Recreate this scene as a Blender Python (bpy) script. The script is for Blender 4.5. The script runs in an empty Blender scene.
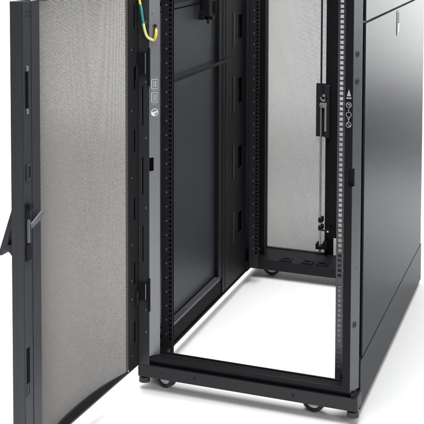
import bpy, bmesh, math
import numpy as np
from mathutils import Vector, Matrix

S = bpy.context.scene
COL = S.collection
FL = -0.052                                   # floor level; z = 0 is the underside of the base rails

# ------------------------------------------------------------------ materials
def mat(name, col, rough=.5, metal=0., spec=.5, bump=0., bscale=900., coat=0., var=0., vscale=6., rvar=0., ior=1.5):
    m = bpy.data.materials.new(name); m.use_nodes = True
    nt = m.node_tree; b = nt.nodes['Principled BSDF']
    b.inputs['Base Color'].default_value = (*col, 1)
    b.inputs['Roughness'].default_value = rough
    b.inputs['Metallic'].default_value = metal
    b.inputs['Specular IOR Level'].default_value = spec
    b.inputs['IOR'].default_value = ior
    if coat:
        b.inputs['Coat Weight'].default_value = coat
        b.inputs['Coat Roughness'].default_value = .12
    tc = nt.nodes.new('ShaderNodeTexCoord')
    if bump:
        n = nt.nodes.new('ShaderNodeTexNoise'); n.inputs['Scale'].default_value = bscale
        n.inputs['Detail'].default_value = 3
        nt.links.new(tc.outputs['Object'], n.inputs['Vector'])
        bp = nt.nodes.new('ShaderNodeBump'); bp.inputs['Strength'].default_value = bump
        bp.inputs['Distance'].default_value = .0004
        nt.links.new(n.outputs['Fac'], bp.inputs['Height'])
        nt.links.new(bp.outputs['Normal'], b.inputs['Normal'])
    if var or rvar:
        n = nt.nodes.new('ShaderNodeTexNoise'); n.inputs['Scale'].default_value = vscale
        n.inputs['Detail'].default_value = 6; n.inputs['Roughness'].default_value = .65
        nt.links.new(tc.outputs['Object'], n.inputs['Vector'])
        if var:
            r = nt.nodes.new('ShaderNodeMapRange')
            r.inputs['To Min'].default_value = 1 - var; r.inputs['To Max'].default_value = 1 + var
            nt.links.new(n.outputs['Fac'], r.inputs['Value'])
            mx = nt.nodes.new('ShaderNodeVectorMath'); mx.operation = 'SCALE'
            mx.inputs[0].default_value = col
            nt.links.new(r.outputs['Result'], mx.inputs['Scale'])
            nt.links.new(mx.outputs['Vector'], b.inputs['Base Color'])
        if rvar:
            r = nt.nodes.new('ShaderNodeMapRange')
            r.inputs['To Min'].default_value = rough - rvar; r.inputs['To Max'].default_value = rough + rvar
            nt.links.new(n.outputs['Fac'], r.inputs['Value'])
            nt.links.new(r.outputs['Result'], b.inputs['Roughness'])
    return m

M = dict(
    black = mat('black_powder_coat', (.015, .0155, .018), .48, spec=.30, bump=.25, bscale=1500, var=.15),
    door = mat('door_powder_coat', (.048, .051, .060), .46, spec=.4, bump=.25, bscale=1500, var=.10),
    inner = mat('inner_panel_paint', (.025, .0275, .033), .43, spec=.38, bump=.25, bscale=1500, var=.08),
    dark = mat('dark_steel', (.0065, .0065, .008), .5, spec=.16, bump=.2, bscale=1500, var=.15),
    void = mat('black_plastic', (.005, .005, .006), .55, spec=.25, bump=.15),
    panel = mat('panel_satin_paint', (.021, .0235, .029), .22, spec=.5, ior=1.052, bump=.07, bscale=1400, var=.06, vscale=4),
    post = mat('post_satin_paint', (.05, .052, .058), .30, bump=.1, bscale=1500, var=.04),
    stile = mat('stile_inner_coat', (.028, .030, .036), .46, spec=.35, bump=.25, bscale=1500, var=.10),
    rearbeam = mat('rear_beam_coat', (.010, .0105, .012), .5, spec=.2, bump=.2, bscale=1500, var=.15),
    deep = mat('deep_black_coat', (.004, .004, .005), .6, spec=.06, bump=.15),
    lpost = mat('left_post_coat', (.026, .027, .031), .46, spec=.4, bump=.25, bscale=1500, var=.15),
    ledge = mat('ledge_paint', (.055, .057, .063), .42, bump=.2, bscale=1500, var=.1),
    grey = mat('grey_bracket_lit_return', (.185, .192, .203), .30, metal=.45, bump=.12, bscale=1200, var=.04),  # on the left post return, light from the right is put into this paler colour
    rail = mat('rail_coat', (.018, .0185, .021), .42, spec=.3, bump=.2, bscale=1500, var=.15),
    railr = mat('rail_coat_lit', (.075, .077, .082), .38, bump=.2, bscale=1500, var=.15),  # right front rail: reflected light put into a paler base colour
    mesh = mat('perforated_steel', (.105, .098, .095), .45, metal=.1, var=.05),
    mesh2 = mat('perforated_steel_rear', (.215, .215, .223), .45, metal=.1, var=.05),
    silver = mat('zinc_plate', (.62, .61, .57), .30, metal=.9, var=.1, vscale=60),
    zinc = mat('dull_zinc', (.19, .195, .205), .38, metal=.5, var=.2, vscale=80),
    screw = mat('screw_steel', (.30, .30, .31), .35, metal=.6),
    screwdark = mat('dark_screw', (.022, .022, .025), .45, metal=.3),
    mark = mat('pale_ink', (.20, .21, .225), .5),
    ink = mat('white_ink', (.72, .75, .79), .5),
    inkgrey = mat('grey_ink', (.40, .42, .46), .5),
    yellow = mat('yellow_sheath', (.72, .58, .07), .40),
    lime = mat('pale_yellow_sheath', (.66, .66, .25), .40),
    green = mat('green_sheath', (.02, .22, .20), .40),
    tyre = mat('rubber_tyre', (.022, .022, .024), .55, bump=.3, bscale=600),
    hub = mat('pale_nylon', (.62, .63, .65), .4),
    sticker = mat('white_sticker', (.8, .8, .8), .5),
)

# ------------------------------------------------------------------ mesh builder
class MB:
    def __init__(s): s.v = []; s.f = []; s.m = []
    def add(s, vs, fs, mi=0):
        b = len(s.v); s.v += [tuple(p) for p in vs]
        for f in fs: s.f.append(tuple(b + i for i in f)); s.m.append(mi)
    def box(s, x0, x1, y0, y1, z0, z1, mi=0, tf=None):
        c = [(x, y, z) for z in (z0, z1) for y in (y0, y1) for x in (x0, x1)]
        if tf: c = [tf(*p) for p in c]
        s.add(c, [(0, 2, 3, 1), (4, 5, 7, 6), (0, 1, 5, 4), (2, 6, 7, 3), (0, 4, 6, 2), (1, 3, 7, 5)], mi)
        return s
    def plate(s, u0, u1, v0, v1, t, tf, holes=(), marks=(), mi=0, t0=0.):
        """sheet in (u, v), from depth t0 to t, with real rectangular openings and inlaid marks"""
        us = {u0, u1}; vs = {v0, v1}
        for h in list(holes) + [k[:4] for k in marks]:
            for q in h[:2]:
                if u0 < q < u1: us.add(q)
            for q in h[2:4]:
                if v0 < q < v1: vs.add(q)
        us = sorted(us); vs = sorted(vs); nu, nv = len(us) - 1, len(vs) - 1
        sol = [[True] * nv for _ in range(nu)]; mm = [[mi] * nv for _ in range(nu)]
        for i in range(nu):
            for j in range(nv):
                a = (us[i] + us[i + 1]) / 2; b = (vs[j] + vs[j + 1]) / 2
                for h in holes:
                    if h[0] < a < h[1] and h[2] < b < h[3]: sol[i][j] = False
                for k in marks:
                    if k[0] < a < k[1] and k[2] < b < k[3]: mm[i][j] = k[4]
        idx = {}
        def V(i, j, k):
            if (i, j, k) not in idx:
                idx[i, j, k] = len(s.v); s.v.append(tuple(tf(us[i], vs[j], t if k else t0)))
            return idx[i, j, k]
        def ok(i, j): return 0 <= i < nu and 0 <= j < nv and sol[i][j]
        for i in range(nu):
            for j in range(nv):
                if not sol[i][j]: continue
                q = mm[i][j]
                F = [(V(i, j, 0), V(i + 1, j, 0), V(i + 1, j + 1, 0), V(i, j + 1, 0)),
                     (V(i, j, 1), V(i, j + 1, 1), V(i + 1, j + 1, 1), V(i + 1, j, 1))]
                if not ok(i - 1, j): F.append((V(i, j, 0), V(i, j + 1, 0), V(i, j + 1, 1), V(i, j, 1)))
                if not ok(i + 1, j): F.append((V(i + 1, j, 0), V(i + 1, j, 1), V(i + 1, j + 1, 1), V(i + 1, j + 1, 0)))
                if not ok(i, j - 1): F.append((V(i, j, 0), V(i, j, 1), V(i + 1, j, 1), V(i + 1, j, 0)))
                if not ok(i, j + 1): F.append((V(i, j + 1, 0), V(i + 1, j + 1, 0), V(i + 1, j + 1, 1), V(i, j + 1, 1)))
                for f in F: s.f.append(f); s.m.append(q)
        return s
    def cyl(s, a, b, r, n=20, mi=0, r2=None, inner=None):
        a = Vector(a); b = Vector(b); d = (b - a).normalized()
        e = d.orthogonal().normalized(); g = d.cross(e); r2 = r if r2 is None else r2
        ring = lambda c, rr: [c + e * math.cos(2 * math.pi * k / n) * rr + g * math.sin(2 * math.pi * k / n) * rr for k in range(n)]
        if inner is None:
            vs = ring(a, r) + ring(b, r2)
            fs = [(k, (k + 1) % n, n + (k + 1) % n, n + k) for k in range(n)]
            fs += [tuple(reversed(range(n))), tuple(range(n, 2 * n))]
        else:
            vs = ring(a, r) + ring(b, r2) + ring(a, inner) + ring(b, inner); fs = []
            for k in range(n):
                q = (k + 1) % n
                fs += [(k, q, n + q, n + k), (2 * n + q, 2 * n + k, 3 * n + k, 3 * n + q),
                       (q, k, 2 * n + k, 2 * n + q), (n + k, n + q, 3 * n + q, 3 * n + k)]
        s.add(vs, fs, mi); return s
    def prism(s, pts, tf, t0, t1, mi=0):
        n = len(pts)
        vs = [tf(p[0], p[1], t0) for p in pts] + [tf(p[0], p[1], t1) for p in pts]
        fs = [(k, (k + 1) % n, n + (k + 1) % n, n + k) for k in range(n)]
        fs += [tuple(reversed(range(n))), tuple(range(n, 2 * n))]
        s.add(vs, fs, mi); return s
    def tube(s, pts, r, n=12, mats=None, stripe=None):
        P = [Vector(p) for p in pts]; rings = []
        up = Vector((0, 1, .13)).normalized()
        for i, p in enumerate(P):
            d = (P[min(i + 1, len(P) - 1)] - P[max(i - 1, 0)]).normalized()
            e = d.cross(up).normalized(); g = d.cross(e)
            rings.append([p + e * math.cos(2 * math.pi * k / n) * r + g * math.sin(2 * math.pi * k / n) * r for k in range(n)])
        b = len(s.v)
        for q in rings: s.v += [tuple(x) for x in q]
        for i in range(len(P) - 1):
            for k in range(n):
                q = (k + 1) % n
                s.f.append((b + i * n + k, b + i * n + q, b + (i + 1) * n + q, b + (i + 1) * n + k)); mm_ = mats[i] if mats else 0
                s.m.append(stripe[mm_] if stripe and (k + i * .16 + 3) % n < n * .26 and i < .58 * len(P) else mm_)
        s.f.append(tuple(b + k for k in range(n))); s.m.append(mats[0] if mats else 0)
        s.f.append(tuple(b + (len(P) - 1) * n + k for k in range(n))); s.m.append(mats[-1] if mats else 0)
        return s
    def build(s, name, mats, parent=None, bevel=0., smooth=False):
        me = bpy.data.meshes.new(name); me.from_pydata(s.v, [], s.f)
        for m in (mats if isinstance(mats, (list, tuple)) else [mats]): me.materials.append(m)
        me.polygons.foreach_set('material_index', s.m)
        bm = bmesh.new(); bm.from_mesh(me); bmesh.ops.recalc_face_normals(bm, faces=bm.faces); bm.to_mesh(me); bm.free()
        o = bpy.data.objects.new(name, me); COL.objects.link(o)
        fix(o, parent)
        if smooth:
            me.polygons.foreach_set('use_smooth', [True] * len(me.polygons))
            me.set_sharp_from_angle(angle=math.radians(40))
        if bevel:
            b = o.modifiers.new('bevel', 'BEVEL'); b.width = bevel; b.segments = 2
            b.limit_method = 'ANGLE'; b.angle_limit = math.radians(40); b.harden_normals = False
        return o

def world_of(o):
    w = Matrix.Identity(4)
    while o is not None:
        w = (Matrix.Translation(o.location)) @ w; o = o.parent
    return w
def fix(o, parent):
    if parent is not None:
        o.parent = parent; o.matrix_parent_inverse = Matrix.Translation(-Vector(ORIGIN)) if parent.type == 'EMPTY' and parent is ROOT else Matrix.Identity(4)

ORIGIN = (0., .58, FL)
ROOT = bpy.data.objects.new('server_rack', None); COL.objects.link(ROOT); ROOT.location = ORIGIN
ROOT.empty_display_size = .1
ROOT['label'] = 'black open server rack cabinet on casters with its perforated front door swung wide open'
ROOT['category'] = 'server rack'

I = lambda u, v, t: (u, v, t)
FY = lambda y: (lambda u, v, t: (u, y + t, v))            # plate facing the front: u = x, v = z
FX = lambda x: (lambda u, v, t: (x + t, u, v))            # plate facing the side: u = y, v = z
FZ = lambda z: (lambda u, v, t: (u, v, z + t))

ZT = 1.115                                               # top of the frame

# ------------------------------------------------------------------ base
b = MB()
b.box(-.304, .3205, .004, .060, -.0145, .0225)
b.build('base_beam', M['black'], ROOT, .0025)
t = MB()
t.box(-.300, .3080, .016, .056, .0227, .0365)
t.box(-.268, .3000, .0005, .0170, .0372, .0480)
t.box(-.266, .2985, .0172, .0520, .0368, .0420)
t.box(-.266, .2985, .0480, .0530, .0422, .0455)
t.build('door_sill', M['dark'], ROOT, .0015)
MB().box(-.2990, -.2380, .0605, .1020, -.0005, .0440).build('corner_gusset', M['dark'], ROOT, .001)
for x, z in ((-.1340, .0035), (.1460, .0030)):
    MB().cyl((x, .0035, z), (x, .0022, z), .0032, 16).build('screw', M['void'], ROOT, smooth=True)
k = MB(); k.cyl((.306, .011, .0227), (.306, .011, .0330), .0062, 6); k.cyl((.306, .011, .0331), (.306, .011, .0358), .0085, 20)
k.build('corner_bolt', M['void'], ROOT, .0006)

# left base rail seen from inside, with its ledge
b = MB()
b.plate(.062, .974, -.001, .058, .020, FX(-.300), mi=0)
b.box(-.2800, -.2755, .062, .974, -.001, .004)
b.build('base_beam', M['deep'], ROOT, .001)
lg = MB()
hs = [(.150 + .014 * k, .157 + .014 * k, -.2850, -.2815) for k in range(12)] + [(.150 + .014 * k, .157 + .014 * k, -.2775, -.2740) for k in range(12)]
lg.plate(.100, .600, -.2915, -.2710, .0015, lambda u, v, t: (v, u, .0705 + t), holes=hs)
lg.plate(.100, .600, .0640, .0705, .0015, lambda u, v, t: (-.2725 + t, u, v - .0003))
lg.build('cable_ledge', M['ledge'], ROOT, .0004)
# right base rail behind its skirt plate
sk = MB()
sk.plate(.0605, 1.1200, -.0330, .0990, -.0050, FX(.3160))
sk.build('side_skirt', M['panel'], ROOT, .0015)
b = MB().box(.262, .3105, .0610, .974, -.001, .055)
b.build('base_beam', M['dark'], ROOT, .001)
# left outer skirt
sk = MB(); sk.plate(.0610, 1.1200, -.0330, .0990, .0050, FX(-.3055))
sk.build('side_skirt', M['panel'], ROOT, .0015)

# rear base beam with cable clips
b = MB()
b.box(-.2995, .3105, .9750, .9850, -.0175, .0190)
b.box(-.2995, .3105, .9852, 1.1400, -.0060, .0170)
b.build('base_beam', M['rearbeam'], ROOT, .0015)
rb = COL.objects['base_beam.003']
for x in (-.272, -.1560, -.0745, -.0200, .09, .19):
    k = MB()
    k.plate(x - .021, x + .021, .980, 1.014, .004, FZ(.0205), holes=[(x - .012, x + .012, .988, 1.006)])
    k.box(x - .021, x - .015, .980, .984, .0192, .0204); k.box(x + .015, x + .021, .980, .984, .0192, .0204)
    k.build('cable_clip', M['void'], rb, .0008)

# ------------------------------------------------------------------ front posts
slot = lambda a, c: (-.2890, -.2850, a, c)
p = MB()
dots = [(-.2785, -.2750, z - .0022, z + .0022, 1) for z in (.1171, .1798, .4684, .6644, .8201, .985)]
p.plate(-.2995, -.2670, .0232, ZT, .003, FY(0), holes=[slot(.697, .8084), slot(.5039, .6105), slot(.3148, .4194)], marks=dots)
p.plate(-.2995, -.2940, .0232, ZT, .098, FY(.0032))
p.plate(-.2930, -.2700, .0232, ZT, .003, FY(.030))
p.build('corner_post', [M['lpost'], M['mark']], ROOT, .0007)
lp = COL.objects['corner_post']
LS = lambda u, v, t: (-.2668 + .7071 * u - .7071 * t * -1, .0004 + .7071 * u + .7071 * t, v)   # left strip, facing front right
LS = lambda u, v, t: (-.2668 + .7071 * (u + t), .0004 + .7071 * (u - t), v)
r = MB()
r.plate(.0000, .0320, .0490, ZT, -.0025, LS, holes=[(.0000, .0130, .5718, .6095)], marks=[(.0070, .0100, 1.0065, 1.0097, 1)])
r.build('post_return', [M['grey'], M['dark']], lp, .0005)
MB().box(-.2920, -.2570, .0180, .0260, .5700, .6110).build('latch_strike', M['void'], lp, .001)

p = MB()
p.plate(.2800, .3005, .0366, ZT, .003, FY(0), holes=[(.2900, .3005, .5809, .6278)])
p.build('corner_post', M['dark'], ROOT, .0007)
rp = COL.objects['corner_post.001']
RT = Vector((.35, .9367)); RN = Vector((.9367, -.35))
RS = lambda u, v, t: (.3010 + RT.x * u + RN.x * t, .0003 + RT.y * u + RN.y * t, v)      # right strip, turned a little to the front
q = MB()
q.plate(.0000, .0430, .0366, ZT, -.0030, RS, holes=[(.0000, .0120, .5809, .6278)],
        marks=[(.0245, .0280, .7740, .7780, 1), (.0215, .0245, .3600, .3630, 1)])
q.build('post_return', [M['post'], M['dark']], rp, .0009)
MB().box(.2810, .3040, .0160, .0300, .5760, .6330).build('latch_strike', M['void'], rp, .001)
g = MB(); g.plate(.0445, .0790, .0366, ZT, -.004, FX(.3080)); g.build('post_groove', M['black'], rp)
for u, z, m_ in ((.0185, .9230, 'screw'), (.0180, .8520, 'screw'), (.0190, .2130, 'screw')):
    s_ = MB(); s_.cyl(RS(u, z, .0002), RS(u, z, .0018), .0088, 28, 0, .0078)
    s_.cyl(RS(u, z, .00165), RS(u, z, .0021), .0042, 18, 1)
    s_.build('screw', [M['screwdark'], M['dark']], rp, smooth=True)
# top frame
b = MB().box(-.2990, .3100, .0480, .090, ZT, ZT + .03); b.build('top_beam', M['black'], ROOT, .002)
b = MB().box(-.2990, .3100, 1.060, 1.110, ZT, ZT + .03); b.build('top_beam', M['black'], ROOT, .002)
b = MB().box(-.2990, -.262, .0905, 1.0595, ZT, ZT + .03); b.build('top_beam', M['black'], ROOT, .002)
b = MB().box(.272, .3100, .0905, 1.0595, ZT, ZT + .03); b.build('top_beam', M['black'], ROOT, .002)

# rear posts
for sx in (-1, 1):
    p = MB()
    p.plate(1.000, 1.105, .0192, ZT, .003, FX(-.299 if sx < 0 else .305))
    x0, x1 = (-.2958, -.268) if sx < 0 else (.276, .3048)
    p.plate(x0, x1, .0192, ZT, .003, FY(1.000))
    p.plate(x0, x1, .0192, ZT, .003, FY(1.101))
    p.build('corner_post', M['black'], ROOT, .0007)
MB().box(-.2505, -.2462, 1.030, 1.036, .0192, ZT).build('post_edge', M['lpost'], COL.objects['corner_post.002'], .0008)
MB().box(-.2675, -.2508, 1.0310, 1.0350, .0192, ZT).build('post_web', M['void'], COL.objects['corner_post.002'], .001)

# ------------------------------------------------------------------ mounting rails
UP = .04112
def rail(x_in, x_out, y, m, hole_c, mark_c, z0=.008, flange=.045, sgn=1):
    s_ = MB(); holes = []; marks = []
    zs = []
    z = .0600
    while z + UP < ZT:
        zs.append(z); z += UP
    hw = .0047
    for z in zs:
        for d in (.0064, .0211, .0358):
            holes.append((hole_c - hw, hole_c + hw, z + d * UP / .0445 - .0043, z + d * UP / .0445 + .0043))
        marks.append((mark_c - .0017, mark_c + .0017, z + .5 * UP - .0022, z + .5 * UP + .0022, 1))
    a, c = min(x_in, x_out), max(x_in, x_out)
    s_.plate(a, c, z0, ZT, .002, FY(y), holes=holes, marks=marks)
    if sgn > 0: s_.plate(a + .001, c, z0, ZT, .0015, FY(y + .010), mi=2)  # added black sheet keeps the square holes dark against the lit panel
    xo = x_out if sgn > 0 else x_out - .002
    s_.plate(y + .0021, y + flange, z0, ZT, .002, FX(xo if sgn > 0 else x_out), holes=[])
    return s_.build('mounting_rail', m, ROOT, .0003)
rail(-.2345, -.2690, .090, [M['rail'], M['mark'], M['void']], -.2415, -.2530)
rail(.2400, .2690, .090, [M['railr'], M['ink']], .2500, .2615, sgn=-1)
rail(-.2345, -.2690, .905, [M['rail'], M['mark'], M['void']], -.2415, -.2530)
rail(.2400, .2690, .905, [M['rail'], M['mark']], .2500, .2615, sgn=-1)
MB().box(.2305, .2600, .1360, .1400, .0300, .2600).build('rail_bracket', M['grey'], COL.objects['mounting_rail.001'], .0006)

# ------------------------------------------------------------------ printed symbols
def ring(s_, u, v, r0, r1, tf, t, n=28, mi=1, a0=0., a1=2 * math.pi):
    b0 = len(s_.v); full = abs(a1 - a0 - 2 * math.pi) < 1e-6
    for k in range(n + (0 if full else 1)):
        a = a0 + (a1 - a0) * k / n
        for r_ in (r0, r1): s_.v.append(tuple(tf(u + r_ * math.cos(a), v + r_ * math.sin(a), t)))
    tot = n if full else n + 1
    for k in range(n):
        q = (k + 1) % tot
        s_.f.append((b0 + 2 * k, b0 + 2 * k + 1, b0 + 2 * q + 1, b0 + 2 * q)); s_.m.append(mi)
def quad(s_, pts, tf, t, mi=1):
    s_.add([tf(a, c, t) for a, c in pts], [tuple(range(len(pts)))], mi)
def line(s_, a, c, w, tf, t, mi=1):
    d = Vector((c[0] - a[0], c[1] - a[1])).normalized(); n = Vector((-d.y, d.x)) * w / 2
    quad(s_, [(a[0] + n.x, a[1] + n.y), (a[0] - n.x, a[1] - n.y), (c[0] - n.x, c[1] - n.y), (c[0] + n.x, c[1] + n.y)], tf, t, mi)

# left: two outlined pictograms and the round earth mark, on the grey return
tf = LS; L = MB()
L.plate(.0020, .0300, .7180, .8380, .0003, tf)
for zc in (.8140, .7770):
    u0, u1, v0, v1 = .0070, .0255, zc - .0130, zc + .0130
    line(L, (u0, v0), (u0, v1), .0013, tf, .0005); line(L, (u1, v0), (u1, v1), .0010, tf, .0005, 2)
    line(L, (u0, v1), (u1, v1), .0010, tf, .0005); line(L, (u0, v0), (u1, v0), .0010, tf, .0005)
    line(L, (u0 + .0055, v0 + .004), (u0 + .0055, v1 - .004), .0018, tf, .0005, 2)
    line(L, (u0 + .0105, v0 + .004), (u0 + .0105, v1 - .004), .0030, tf, .0005, 2)
    line(L, (u1 - .0035, v0 + .004), (u1 - .0035, v1 - .004), .0011, tf, .0005, 2)
    for k in range(3): line(L, (u0 + .002 + .0052 * k, v0 - .0070), (u0 + .006 + .0052 * k, v0 - .0030), .0011, tf, .0005, 2)
ring(L, .0155, .7350, .0088, .0106, tf, .0005)
quad(L, [(.0080, .7375), (.0062, .7305), (.0110, .7262), (.0158, .7270), (.0166, .7325), (.0125, .7360)], tf, .0006)
quad(L, [(.0166, .7325), (.0245, .7355), (.0245, .7388), (.0135, .7372)], tf, .0006)
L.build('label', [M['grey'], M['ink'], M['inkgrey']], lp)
# right: arrow and three round marks on the dark post face
tf = FY(-.0004); L = MB()
L.plate(.2815, .2992, .7250, .8380, .0003, tf)
xc = .2903
quad(L, [(xc - .0052, .8160), (xc + .0052, .8160), (xc, .8340)], tf, -.0002, 2)
line(L, (xc - .0065, .8110), (xc + .0065, .8110), .0035, tf, -.0002, 2)
for zc in (.7930, .7680, .7420):
    ring(L, xc, zc, .0060, .0073, tf, -.0002, 28, 1)
line(L, (xc - .0040, .7970), (xc + .0040, .7890), .0016, tf, -.0003); line(L, (xc + .0035, .7975), (xc + .0015, .7905), .0014, tf, -.0003)
line(L, (xc - .0035, .7465), (xc + .0035, .7375), .0016, tf, -.0003); line(L, (xc + .0010, .7370), (xc + .0045, .7400), .0022, tf, -.0003)
line(L, (xc, .7835), (xc, .7760), .0014, tf, -.0002); line(L, (xc - .003, .7600), (xc, .7545), .0014, tf, -.0002); line(L, (xc + .003, .7600), (xc, .7545), .0014, tf, -.0002)
line(L, (xc, .7545), (xc, .7500), .0014, tf, -.0002)
L.build('label', [M['dark'], M['inkgrey'], M['inkgrey']], rp)

# ------------------------------------------------------------------ right side panels (outside)
p = MB(); p.plate(.0800, 1.1050, .1020, .9970, -.0060, FX(.3160)); p.build('side_panel', M['panel'], ROOT, .0018)
sp = COL.objects['side_panel']
p = MB(); p.plate(.0800, 1.1050, 1.0020, ZT + .028, -.0060, FX(.3160)); p.build('side_panel', M['panel'], ROOT, .0018)
p = MB(); p.plate(.0790, 1.1000, .0995, ZT, -.003, FX(.3090)); p.build('panel_backing', M['dark'], ROOT)
l = MB()
l.plate(.545, .584, .9140, .9900, .0012, FX(.3160), holes=[(.552, .577, .9195, .9840)])
l.build('latch', M['screwdark'], sp, .0005)
MB().box(.3162, .3168, .554, .575, .9530, .9830).build('latch_recess', M['void'], COL.objects['latch'], .0002)
MB().box(.3162, .3178, .555, .574, .9210, .9515).build('latch_slider', M['post'], COL.objects['latch'], .0006)

# left side panels (seen from inside)
p = MB(); p.plate(.1000, 1.1150, .0745, .9990, .0040, FX(-.2960)); p.build('side_panel', M['inner'], ROOT, .001)
ip = COL.objects['side_panel.002']
p = MB(); p.plate(.1000, 1.1150, 1.0020, ZT, .0040, FX(-.2960)); p.build('side_panel', M['inner'], ROOT, .001)
p = MB(); p.plate(.0610, 1.1150, .1000, ZT + .028, .0020, FX(-.3000)); p.build('panel_backing', M['panel'], ROOT)
MB().box(-.2918, -.2800, .1300, .7000, 1.0190, 1.0300).build('panel_stiffener', M['dark'], COL.objects['side_panel.003'], .001)
k = MB()
k.box(-.2918, -.2600, .4600, .5100, .9600, 1.0130); k.box(-.2918, -.2550, .4780, .5000, .9480, .9598)
k.box(-.2918, -.2740, .4480, .4598, .9500, .9780); k.box(-.2918, -.2700, .5102, .5330, .9800, 1.0100)
k.box(-.2600, -.2530, .5030, .5090, .9640, 1.0080); k.box(-.2720, -.2660, .4700, .4740, .9360, .9598)
k.build('latch', M['void'], ip, .0015)
MB().box(-.2745, -.2715, .1000, .7000, .7885, .7990).build('side_brace', M['void'], ROOT, .001)

# cable channel with its slotted face, left, before the rear rail
c = MB(); holes = []; marks = []
for z0, z1 in ((.829, .9495), (.603, .728), (.3716, .4875), (.1416, .2515)):
    holes += [(.800, .845, z0 + .022, z0 + .062), (.812, .845, z0 + .062, z1 - .062), (.800, .845, z1 - .062, z1 - .016)]
c.plate(.640, .888, .0060, ZT, .003, FX(-.2800), holes=holes)
c.plate(.640, .643, .0060, ZT, .014, FX(-.2940))
c.plate(.885, .888, .0060, ZT, .012, FX(-.2930))
c.build('cable_channel', M['dark'], ROOT, .0006)
ch = COL.objects['cable_channel']
for z0, z1 in ((.829, .9495), (.603, .728), (.3716, .4875), (.1416, .2515)):
    MB().box(-.2768, -.2750, .742, .758, z0, z1).build('cover_strip', M['rail'], ch, .0012)
MB().box(-.2918, -.2785, .604, .6395, .0590, ZT).build('channel_edge', M['void'], ch, .0008)
MB().box(-.2768, -.2755, .668, .672, .0070, ZT).build('channel_bead', M['rail'], ch, .0005)
p = MB(); p.plate(.8300, .9740, .0060, ZT, .002, FX(-.2885)); p.build('backing', M['void'], ch)
MB().box(-.2960, -.2700, .8885, .9740, -.0010, .0300).build('rail_foot', M['dark'], ROOT, .001)

# ------------------------------------------------------------------ perforated sheets
def hexsheet(w, h, pitch, hole, thick, surf, name, m, parent, n6=6):
    """sheet w x h of round perforations in staggered rows; surf(u, v, t) -> arrays"""
    R = pitch / math.sqrt(3)                    # circumradius of a pointy-top cell
    nx = int(w / pitch); dy = 1.5 * R; ny = int(h / dy)
    sx = w / (nx + .5); sy = h / ny             # fitted steps
    ix, iy = np.meshgrid(np.arange(nx), np.arange(ny))
    cx = (ix + .5 + .5 * (iy % 2)) * sx; cy = (iy + .5) * sy
    cx = cx.ravel(); cy = cy.ravel(); N = len(cx)
    a = np.pi / 6 + np.arange(6) * np.pi / 3
    ex, ey = np.cos(a) / math.cos(math.pi / 6) * sx / 2, np.sin(a) * sy / 1.5
    OX = cx[:, None] + ex; OY = cy[:, None] + ey
    key = np.round(np.stack([OX / sx * 4, OY / sy * 12], -1)).astype(np.int64).reshape(-1, 2)
    code = key[:, 0] * 1000003 + key[:, 1]
    _, first, inv = np.unique(code, return_index=True, return_inverse=True)
    inv = inv.ravel()
    ou = OX.ravel()[first]; ov = OY.ravel()[first]; K = len(first)
    hx = (cx[:, None] + np.cos(a) * hole / 2 * 1.05).ravel(); hy = (cy[:, None] + np.sin(a) * hole / 2 * 1.05).ravel()
    U_ = np.concatenate([ou, hx]); V_ = np.concatenate([ov, hy]); n1 = len(U_)
    A = np.stack(surf(U_, V_, 0.), -1); B = np.stack(surf(U_, V_, thick), -1)
    verts = np.concatenate([A, B]).astype(np.float32)
    o = inv.reshape(N, 6); hh = K + np.arange(N * 6).reshape(N, 6)
    o2 = np.roll(o, -1, 1); h2 = np.roll(hh, -1, 1)
    f1 = np.stack([o, o2, h2, hh], -1).reshape(-1, 4)
    f2 = np.stack([o2, o, hh, h2], -1).reshape(-1, 4) + n1
    f3 = np.stack([hh, h2, h2 + n1, hh + n1], -1).reshape(-1, 4)
    # outer rim
    F = np.concatenate([f1, f2, f3]); nf = len(F)
    me = bpy.data.meshes.new(name)
    me.vertices.add(len(verts)); me.vertices.foreach_set('co', verts.ravel())
    me.loops.add(nf * 4); me.loops.foreach_set('vertex_index', F.astype(np.int32).ravel())
    me.polygons.add(nf); me.polygons.foreach_set('loop_start', (np.arange(nf) * 4).astype(np.int32))
    me.update(calc_edges=True); me.validate()
    me.materials.append(m)
    ob = bpy.data.objects.new(name, me); COL.objects.link(ob); fix(ob, parent)
    return ob

# ------------------------------------------------------------------ front door, standing open
H = Vector((-.3012, -.0008, 0)); ang = math.atan2(-1, -.048)
cu = Vector((math.cos(ang), math.sin(ang), 0)); cn = Vector((cu.y, -cu.x, 0))
if cn.x > 0: cn = -cn
def D(u, n, z): return (H.x + cu.x * u + cn.x * n, H.y + cu.y * u + cn.y * n, z)
DP = lambda n: (lambda u, v, t: D(u, n + t, v))
ZB, ZD = .0180, 1.0825
U0, U1, UE = .0515, .4970, .5665
def arc(u):
    t_ = np.clip((np.asarray(u) - .2742) / .2228, -1, 1)
    return .003 + .029 * (1 - np.abs(t_) ** 2.4)
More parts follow.
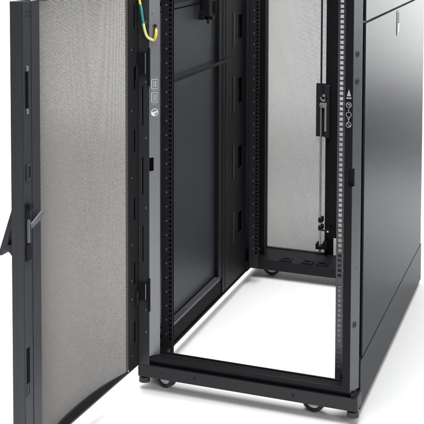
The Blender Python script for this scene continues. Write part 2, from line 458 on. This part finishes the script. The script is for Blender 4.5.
# frame: hinge stile, lock stile, bowed top and bottom rails
d = MB()
hs = [(.0125, .0220, a, a + .062) for a in (.627, .436, .255, .09, .80, .97)]
mk = [(.0345, .0380, z - .0022, z + .0022, 1) for z in (.9124, .744, .5585, .372, .272, .219, .06)]
d.plate(-.0120, U0, ZB, ZD, .0025, DP(0), holes=hs, marks=mk, mi=3)
d.plate(-.0120, -.0095, ZB, ZD, .022, DP(.0027))
d.plate(-.0094, U0, ZB, ZD, .0015, DP(.0100))
slots = [(.5450, .5600, .8390, .9240), (.5470, .5620, .2020, .2860)]
d.plate(U1, UE, ZB, ZD, .0020, DP(0), mi=4, holes=slots, marks=[(.5530, .5562, .4070, .4105, 2)])
d.plate(U1 + .001, UE, ZB, ZD, .0225, DP(.0120), t0=.010)
d.plate(UE - .0025, UE, ZB, ZD, .0220, DP(0), t0=.0021)
nseg = 24
for z0, z1 in ((ZB, ZB + .0030), (ZD - .0030, ZD)):
    us = [U0 + (U1 - U0) * k / nseg for k in range(nseg + 1)]
    vs = []; fs = []
    for u in us:
        for n_, z in ((0, z0), (float(arc(u)) + .004, z0), (float(arc(u)) + .004, z1), (0, z1)): vs.append(D(u, n_, z))
    for k in range(nseg):
        for j in range(4): fs.append((4 * k + j, 4 * k + (j + 1) % 4, 4 * k + 4 + (j + 1) % 4, 4 * k + 4 + j))
    fs += [(3, 2, 1, 0), tuple(4 * nseg + j for j in range(4))]
    d.add(vs, fs, 2)
d.plate(U0, U1, ZB, ZB + .0040, .0020, DP(-.0001)); d.plate(U0, U1, ZD - .0040, ZD, .0020, DP(-.0001))
fd = d.build('front_door', [M['door'], M['mark'], M['dark'], M['black'], M['stile']], ROOT, .0007)
hexsheet(U1 - U0 + .001, ZD - ZB - .008, .0038, .0022, .0005,
         lambda u, v, t: (H.x + cu.x * (U0 - .001 + u) + cn.x * (arc(U0 - .001 + u) + t),
                          H.y + cu.y * (U0 - .001 + u) + cn.y * (arc(U0 - .001 + u) + t), ZB + .004 + v),
         'perforated_panel', M['mesh'], fd)
# raised rib beside the lock channel, recessed slot liners
MB().plate(.5310, .5335, ZB + .01, ZD - .004, -.0012, DP(-.0001)).build('stile_rib', M['stile'], fd, .0005)
for u, a, c_ in ((.5450, .8390, .9240), (.5470, .2020, .2860)):
    MB().box(u + .001, u + .014, .0060, .0085, a - .004, c_ + .004, tf=D).build('slot_liner', M['void'], fd, .0005)
MB().plate(.5480, .5610, .1740, .2000, -.0010, DP(-.0001), holes=[(.5505, .5585, .1770, .1970)]).build('slot_frame', M['stile'], fd, .0003)
for z in (.9300, .8320):
    MB().box(.5480, .5560, -.0030, -.0001, z - .006, z + .006, tf=D).build('slot_tab', M['screw'], fd, .001)
for z0, z1 in ((1.0585, 1.0615), (1.0490, 1.0515)):
    MB().box(.5345, .5570, -.0010, -.0001, z0, z1, tf=D).build('pressed_line', M['screwdark'], fd, .0004)
MB().plate(.5380, .5590, .6740, .7120, -.0030, DP(-.0001), holes=[(.5430, .5540, .6800, .7060)]).build('rod_guide', M['stile'], fd, .001)
# lock works on the inside of the stile
k = MB()
k.plate(.5470, .5630, .5300, .6230, -.0030, DP(-.0001))
k.cyl(D(.5530, -.0030, .6150), D(.5530, -.0120, .6150), .0085, 20)
k.build('lock_body', M['void'], fd, .0012)
lk = COL.objects['lock_body']
k = MB()
k.prism([(.5560, .5330), (.5610, .5330), (.5610, .5860), (.5560, .5860)], lambda u, v, t: D(u, t, v), -.0090, -.0033)
k.prism([(.5060, .5850), (.5150, .5760), (.5560, .5650), (.5570, .5780), (.5420, .5830), (.5100, .5960)], lambda u, v, t: D(u, t, v), -.0130, -.0095)
k.cyl(D(.5500, -.0033, .5730), D(.5500, -.0150, .5730), .0050, 18)
k.build('lock_cam', M['zinc'], lk, .0006)
MB().box(.5430, .5630, -.0050, -.0001, .4900, .5280, tf=D).build('rod_guide', M['void'], fd, .001)
# swing handle on the outer face, tipped out
hp = [(.0226, .6400), (.0300, .6360), (.0769, .4992), (.0755, .4930), (.0701, .4918), (.0617, .5080), (.0481, .5017), (.0400, .4925), (.0226, .4900), (.0226, .5197), (.0534, .5197), (.0449, .5525), (.0226, .6050)]
k = MB(); k.prism(hp, lambda n, v, t: D(t, n, v), .5300, .5560)
k.build('handle', M['door'], fd, .0012)
# hinges
for z0, z1 in ((.8394, .9030), (.2079, .2590)):
    k = MB()
    k.box(-.3000, -.2705, -.0060, -.0006, z0, z1)
    k.box(-.2703, -.2630, -.0040, -.0006, z0 - .030, z1 + .012)
    k.cyl((-.2990, -.0115, z0 - .014), (-.2990, -.0115, z0 + .028), .0055, 18, 0)
    k.cyl((-.2745, -.0090, z0 + .004), (-.2745, -.0090, z1 - .002), .0015, 14, 1)
    k.build('hinge', [M['void'], M['zinc']], ROOT, .0008)

# ------------------------------------------------------------------ earth wire from the door to the post
def smooth_path(P, n=8):
    P = [Vector(p) for p in P]; out = []
    for i in range(len(P) - 1):
        a, b_, c_, e = P[max(i - 1, 0)], P[i], P[i + 1], P[min(i + 2, len(P) - 1)]
        for k in range(n):
            t_ = k / n
            out.append(.5 * ((2 * b_) + (c_ - a) * t_ + (2 * a - 5 * b_ + 4 * c_ - e) * t_ * t_ + (3 * b_ - a - 3 * c_ + e) * t_ ** 3))
    return out + [P[-1]]
wp = smooth_path([(-.2925, -.012, 1.085), (-.2900, -.013, 1.050), (-.2840, -.014, 1.020), (-.2790, -.014, .990), (-.2745, -.012, .963), (-.2680, -.008, .945), (-.2560, .004, .936), (-.2490, .002, .944), (-.2475, .004, .957), (-.2490, .007, .9660)])
ms = []
for i in range(len(wp) - 1):
    z = wp[i].z; f = i / len(wp)
    ms.append(0 if z > 1.036 else 1 if z > .985 and f < .6 else 2 if f < .66 else 0)
MB().tube(wp, .0039, 18, ms, {0: 1, 1: 0, 2: 1}).build('ground_wire', [M['yellow'], M['green'], M['lime']], ROOT, smooth=True)
gw = COL.objects['ground_wire']
k = MB(); k.cyl((-.2487, .0066, .9640), (-.2520, .0100, .9740), .0036, 14); k.cyl((-.2555, .0108, .9760), (-.2535, .0088, .9760), .0062, 20); k.build('ring_terminal', M['zinc'], gw, smooth=True)
MB().cyl((-.2545, .0098, .9760), (-.2500, .0053, .9760), .0042, 6).build('terminal_bolt', M['dark'], gw, smooth=True)
MB().cyl((-.2900, -.0115, 1.060), (-.2918, -.0115, 1.082), .0052, 16).build('wire_sleeve', M['yellow'], gw, smooth=True)

# ------------------------------------------------------------------ split rear doors
def rear_door(x0, x1, sl, sr, pit):
    d = MB(); y = 1.120
    d.plate(x0, x1, .0000, 1.110, .018, FY(y), holes=[(x0 + sl, x1 - sr, .0190, 1.095)])
    o = d.build('rear_door', [M['dark']], ROOT, .001)
    a, c_ = x0 + sl - .003, x1 - sr + .003
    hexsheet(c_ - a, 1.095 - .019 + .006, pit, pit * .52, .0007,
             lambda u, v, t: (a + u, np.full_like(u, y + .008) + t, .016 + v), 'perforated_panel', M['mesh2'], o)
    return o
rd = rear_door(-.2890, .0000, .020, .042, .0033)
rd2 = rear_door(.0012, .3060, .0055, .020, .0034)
# lock plate, cam and latch rods of the left-hand rear door
MB().box(-.0768, -.0410, 1.1130, 1.1198, .4615, .6604).build('lock_plate', M['black'], rd, .001)
k = MB(); k.box(-.0408, -.0234, 1.1000, 1.1195, .4615, .6557); k.build('lock_case', M['black'], rd, .0015)
k = MB(); k.cyl((-.0469, 1.1000, .6086), (-.0469, 1.1125, .6086), .0132, 24, 0, .0132, .0055)
k.cyl((-.0469, 1.1050, .6086), (-.0469, 1.1128, .6086), .0052, 16, 1)
k.prism([(-.0590, .5910), (-.0330, .5910), (-.0330, .5790), (-.0370, .5730), (-.0550, .5730), (-.0620, .5790)], lambda u, v, t: (u, t, v), 1.0990, 1.1120)
k.box(-.0415, -.0335, 1.0980, 1.0998, .4850, .5728)
k.build('lock_cam', [M['silver'], M['void']], rd, .0012)
for z0, z1 in ((.6130, 1.098), (.0330, .5830)):
    MB().cyl((-.0533, 1.0944, z0), (-.0533, 1.0944, z1), .0034, 14).build('latch_rod', M['silver'] if z0 < .5 else M['screwdark'], rd, smooth=True)
for z in (.1532, .1237):
    MB().box(-.0595, -.0445, 1.0890, 1.1195, z - .0090, z + .0090).build('rod_guide', M['void'], rd, .002)
k = MB(); k.cyl((-.0490, 1.0905, .1175), (-.0214, 1.0905, .1155), .0030, 12); k.cyl((-.0214, 1.0850, .1155), (-.0214, 1.1020, .1155), .0072, 16)
k.cyl((-.0214, 1.0848, .1155), (-.0214, 1.0832, .1155), .0035, 12, 1); k.build('rod_hook', [M['void'], M['silver']], rd, smooth=True)
k = MB(); k.box(-.0685, -.0430, 1.0870, 1.1180, .0433, .0560); k.box(-.0420, -.0253, 1.0905, 1.1180, .0433, .0707); k.box(-.0685, -.0625, 1.0870, 1.1180, .0562, .0650)
k.build('rod_keeper', M['void'], rd, .0015)
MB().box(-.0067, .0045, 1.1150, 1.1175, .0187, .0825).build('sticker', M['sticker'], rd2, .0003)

# ------------------------------------------------------------------ casters and levelling feet
def caster(x, y, turn):
    c_ = Vector((x, y, FL + .0335)); ax = Vector((math.sin(turn), math.cos(turn), 0))
    w = MB(); n = 36
    w.cyl(c_ - ax * .012, c_ + ax * .012, .0330, n, 0, None, .0235)
    o = MB()
    o.box(x - .020, x + .020, y - .018, y + .018, -.0140, -.0100)
    d_ = Vector((ax.y, -ax.x, 0))
    for s_ in (-1, 1):
        q = c_ + ax * .0150 * s_
        o.cyl(q + Vector((0, 0, .006)) - ax * .0012, q + Vector((0, 0, .006)) + ax * .0012, .0120, 16)
    f = o.build('caster', M['dark'], ROOT, .0006)
    w.build('tyre', M['tyre'], f, .003, smooth=True)
    h = MB(); h.cyl(c_ - ax * .0085, c_ + ax * .0085, .0232, n); h.cyl(c_ - ax * .0125, c_ - ax * .0086, .0085, 18); h.cyl(c_ + ax * .0086, c_ + ax * .0125, .0085, 18)
    h.build('hub', M['hub'], f, .001, smooth=True)
caster(-.2350, .046, math.radians(24))
caster(.1925, .052, math.radians(14))
caster(-.2180, 1.0300, math.radians(2))
caster(.2100, 1.0300, math.radians(2))
def foot(x, y):
    f = MB(); f.cyl((x, y, -.0147), (x, y, -.0190), .0095, 18); f.cyl((x, y, -.0191), (x, y, -.0340), .0150, 28, 0, .0160)
    f.build('levelling_foot', M['tyre'], ROOT, .0012, smooth=True)
foot(-.2910, .022); foot(.3050, .022); foot(-.2850, 1.09); foot(.2950, 1.115)

# ------------------------------------------------------------------ studio floor running up into a seamless wall
fm = mat('white_studio_floor', (.90, .90, .90), .75, spec=.2, var=.01, vscale=2)
fl = MB(); X0, X1 = -9., 9.
prof = [(-7., FL), (4.7, FL)]
for k in range(1, 17):
    a = math.pi / 2 * k / 16; prof.append((4.7 + 1.0 * math.sin(a), FL + 1.0 * (1 - math.cos(a))))
prof.append((5.7, 6.0))
n = len(prof)
fl.add([(x, y, z) for y, z in prof for x in (X0, X1)], [(2 * k, 2 * k + 1, 2 * k + 3, 2 * k + 2) for k in range(n - 1)])
fo = fl.build('studio_floor', fm, None, smooth=True)
fo['kind'] = 'structure'

# ------------------------------------------------------------------ light
W = bpy.data.worlds.new('World'); S.world = W; W.use_nodes = True
W.node_tree.nodes['Background'].inputs['Color'].default_value = (1, 1, 1, 1)
W.node_tree.nodes['Background'].inputs['Strength'].default_value = .18
def area(name, loc, target, sx, sy, energy, spread=180, col=(1, 1, 1)):
    l = bpy.data.lights.new(name, 'AREA'); l.shape = 'RECTANGLE'; l.size = sx; l.size_y = sy; l.energy = energy; l.color = col
    l.spread = math.radians(spread)
    o = bpy.data.objects.new(name, l); COL.objects.link(o); o.location = loc
    o.rotation_euler = (Vector(target) - Vector(loc)).to_track_quat('-Z', 'Y').to_euler(); return o
area('overhead_softbox', (-.10, .20, 2.7), (.0, .35, 0), 2.2, 2.2, 94, 130)
area('side_softbox', (3.0, -2.4, 1.9), (-.2, .1, .7), 1.4, 1.8, 30, 120)
area('side_back_fill', (4.1, 3.0, .85), (.3, .0, .75), 1.6, .9, 4, 80)  # added unseen light, there to reflect in the right post strip
area('left_floor_fill', (-3.4, 2.6, 3.4), (-3.2, 2.8, 0), 3.4, 3.6, 110, 110)  # added unseen fill that keeps the floor at back left white
area('backdrop_fill', (-2.3, 3.2, 3.6), (-2.6, 5.7, .4), 4., 1.2, 90, 95)  # added unseen fill that whitens the left part of the backdrop
area('wall_fill', (1.8, 3.6, 1.1), (1.9, 5.7, .75), 3., .5, 105, 70)  # added unseen fill; brightens the wall mirrored at the side panel's top
area('rear_floor_fill', (1.35, 2.3, 2.0), (1.0, 2.1, 0), .8, .8, 9, 60)  # added unseen fill; brightens the floor mirrored lower in the side panel

# ------------------------------------------------------------------ camera
cam = bpy.data.cameras.new('camera'); co = bpy.data.objects.new('camera', cam); COL.objects.link(co); S.camera = co
PX = 424.; f_px = 1029.654; cyp = -21.1654
yaw, pit, rol = .3493, .0591, .0028
F0 = Vector((-math.sin(yaw), math.cos(yaw), 0)); Rv = Vector((math.cos(yaw), math.sin(yaw), 0)); Z = Vector((0, 0, 1))
F = F0 * math.cos(pit) - Z * math.sin(pit); Uv = F0 * math.sin(pit) + Z * math.cos(pit)
R2 = Rv * math.cos(rol) + Uv * math.sin(rol); U2 = Uv * math.cos(rol) - Rv * math.sin(rol)
mw = Matrix((R2, U2, -F)).transposed().to_4x4(); mw.translation = Vector((.855, -2.5781, 1.2709))
co.matrix_world = mw
cam.sensor_width = 36.; cam.lens = f_px / PX * 36.; cam.shift_y = (cyp - 212.) / PX; cam.clip_end = 60; cam.clip_start = .05

S.view_settings.view_transform = 'Standard'; S.view_settings.look = 'None'; S.view_settings.gamma = 1; S.view_settings.exposure = 0
S.render.engine = 'CYCLES'
S.cycles.use_denoising = True
S.cycles.max_bounces = 10; S.cycles.transparent_max_bounces = 16
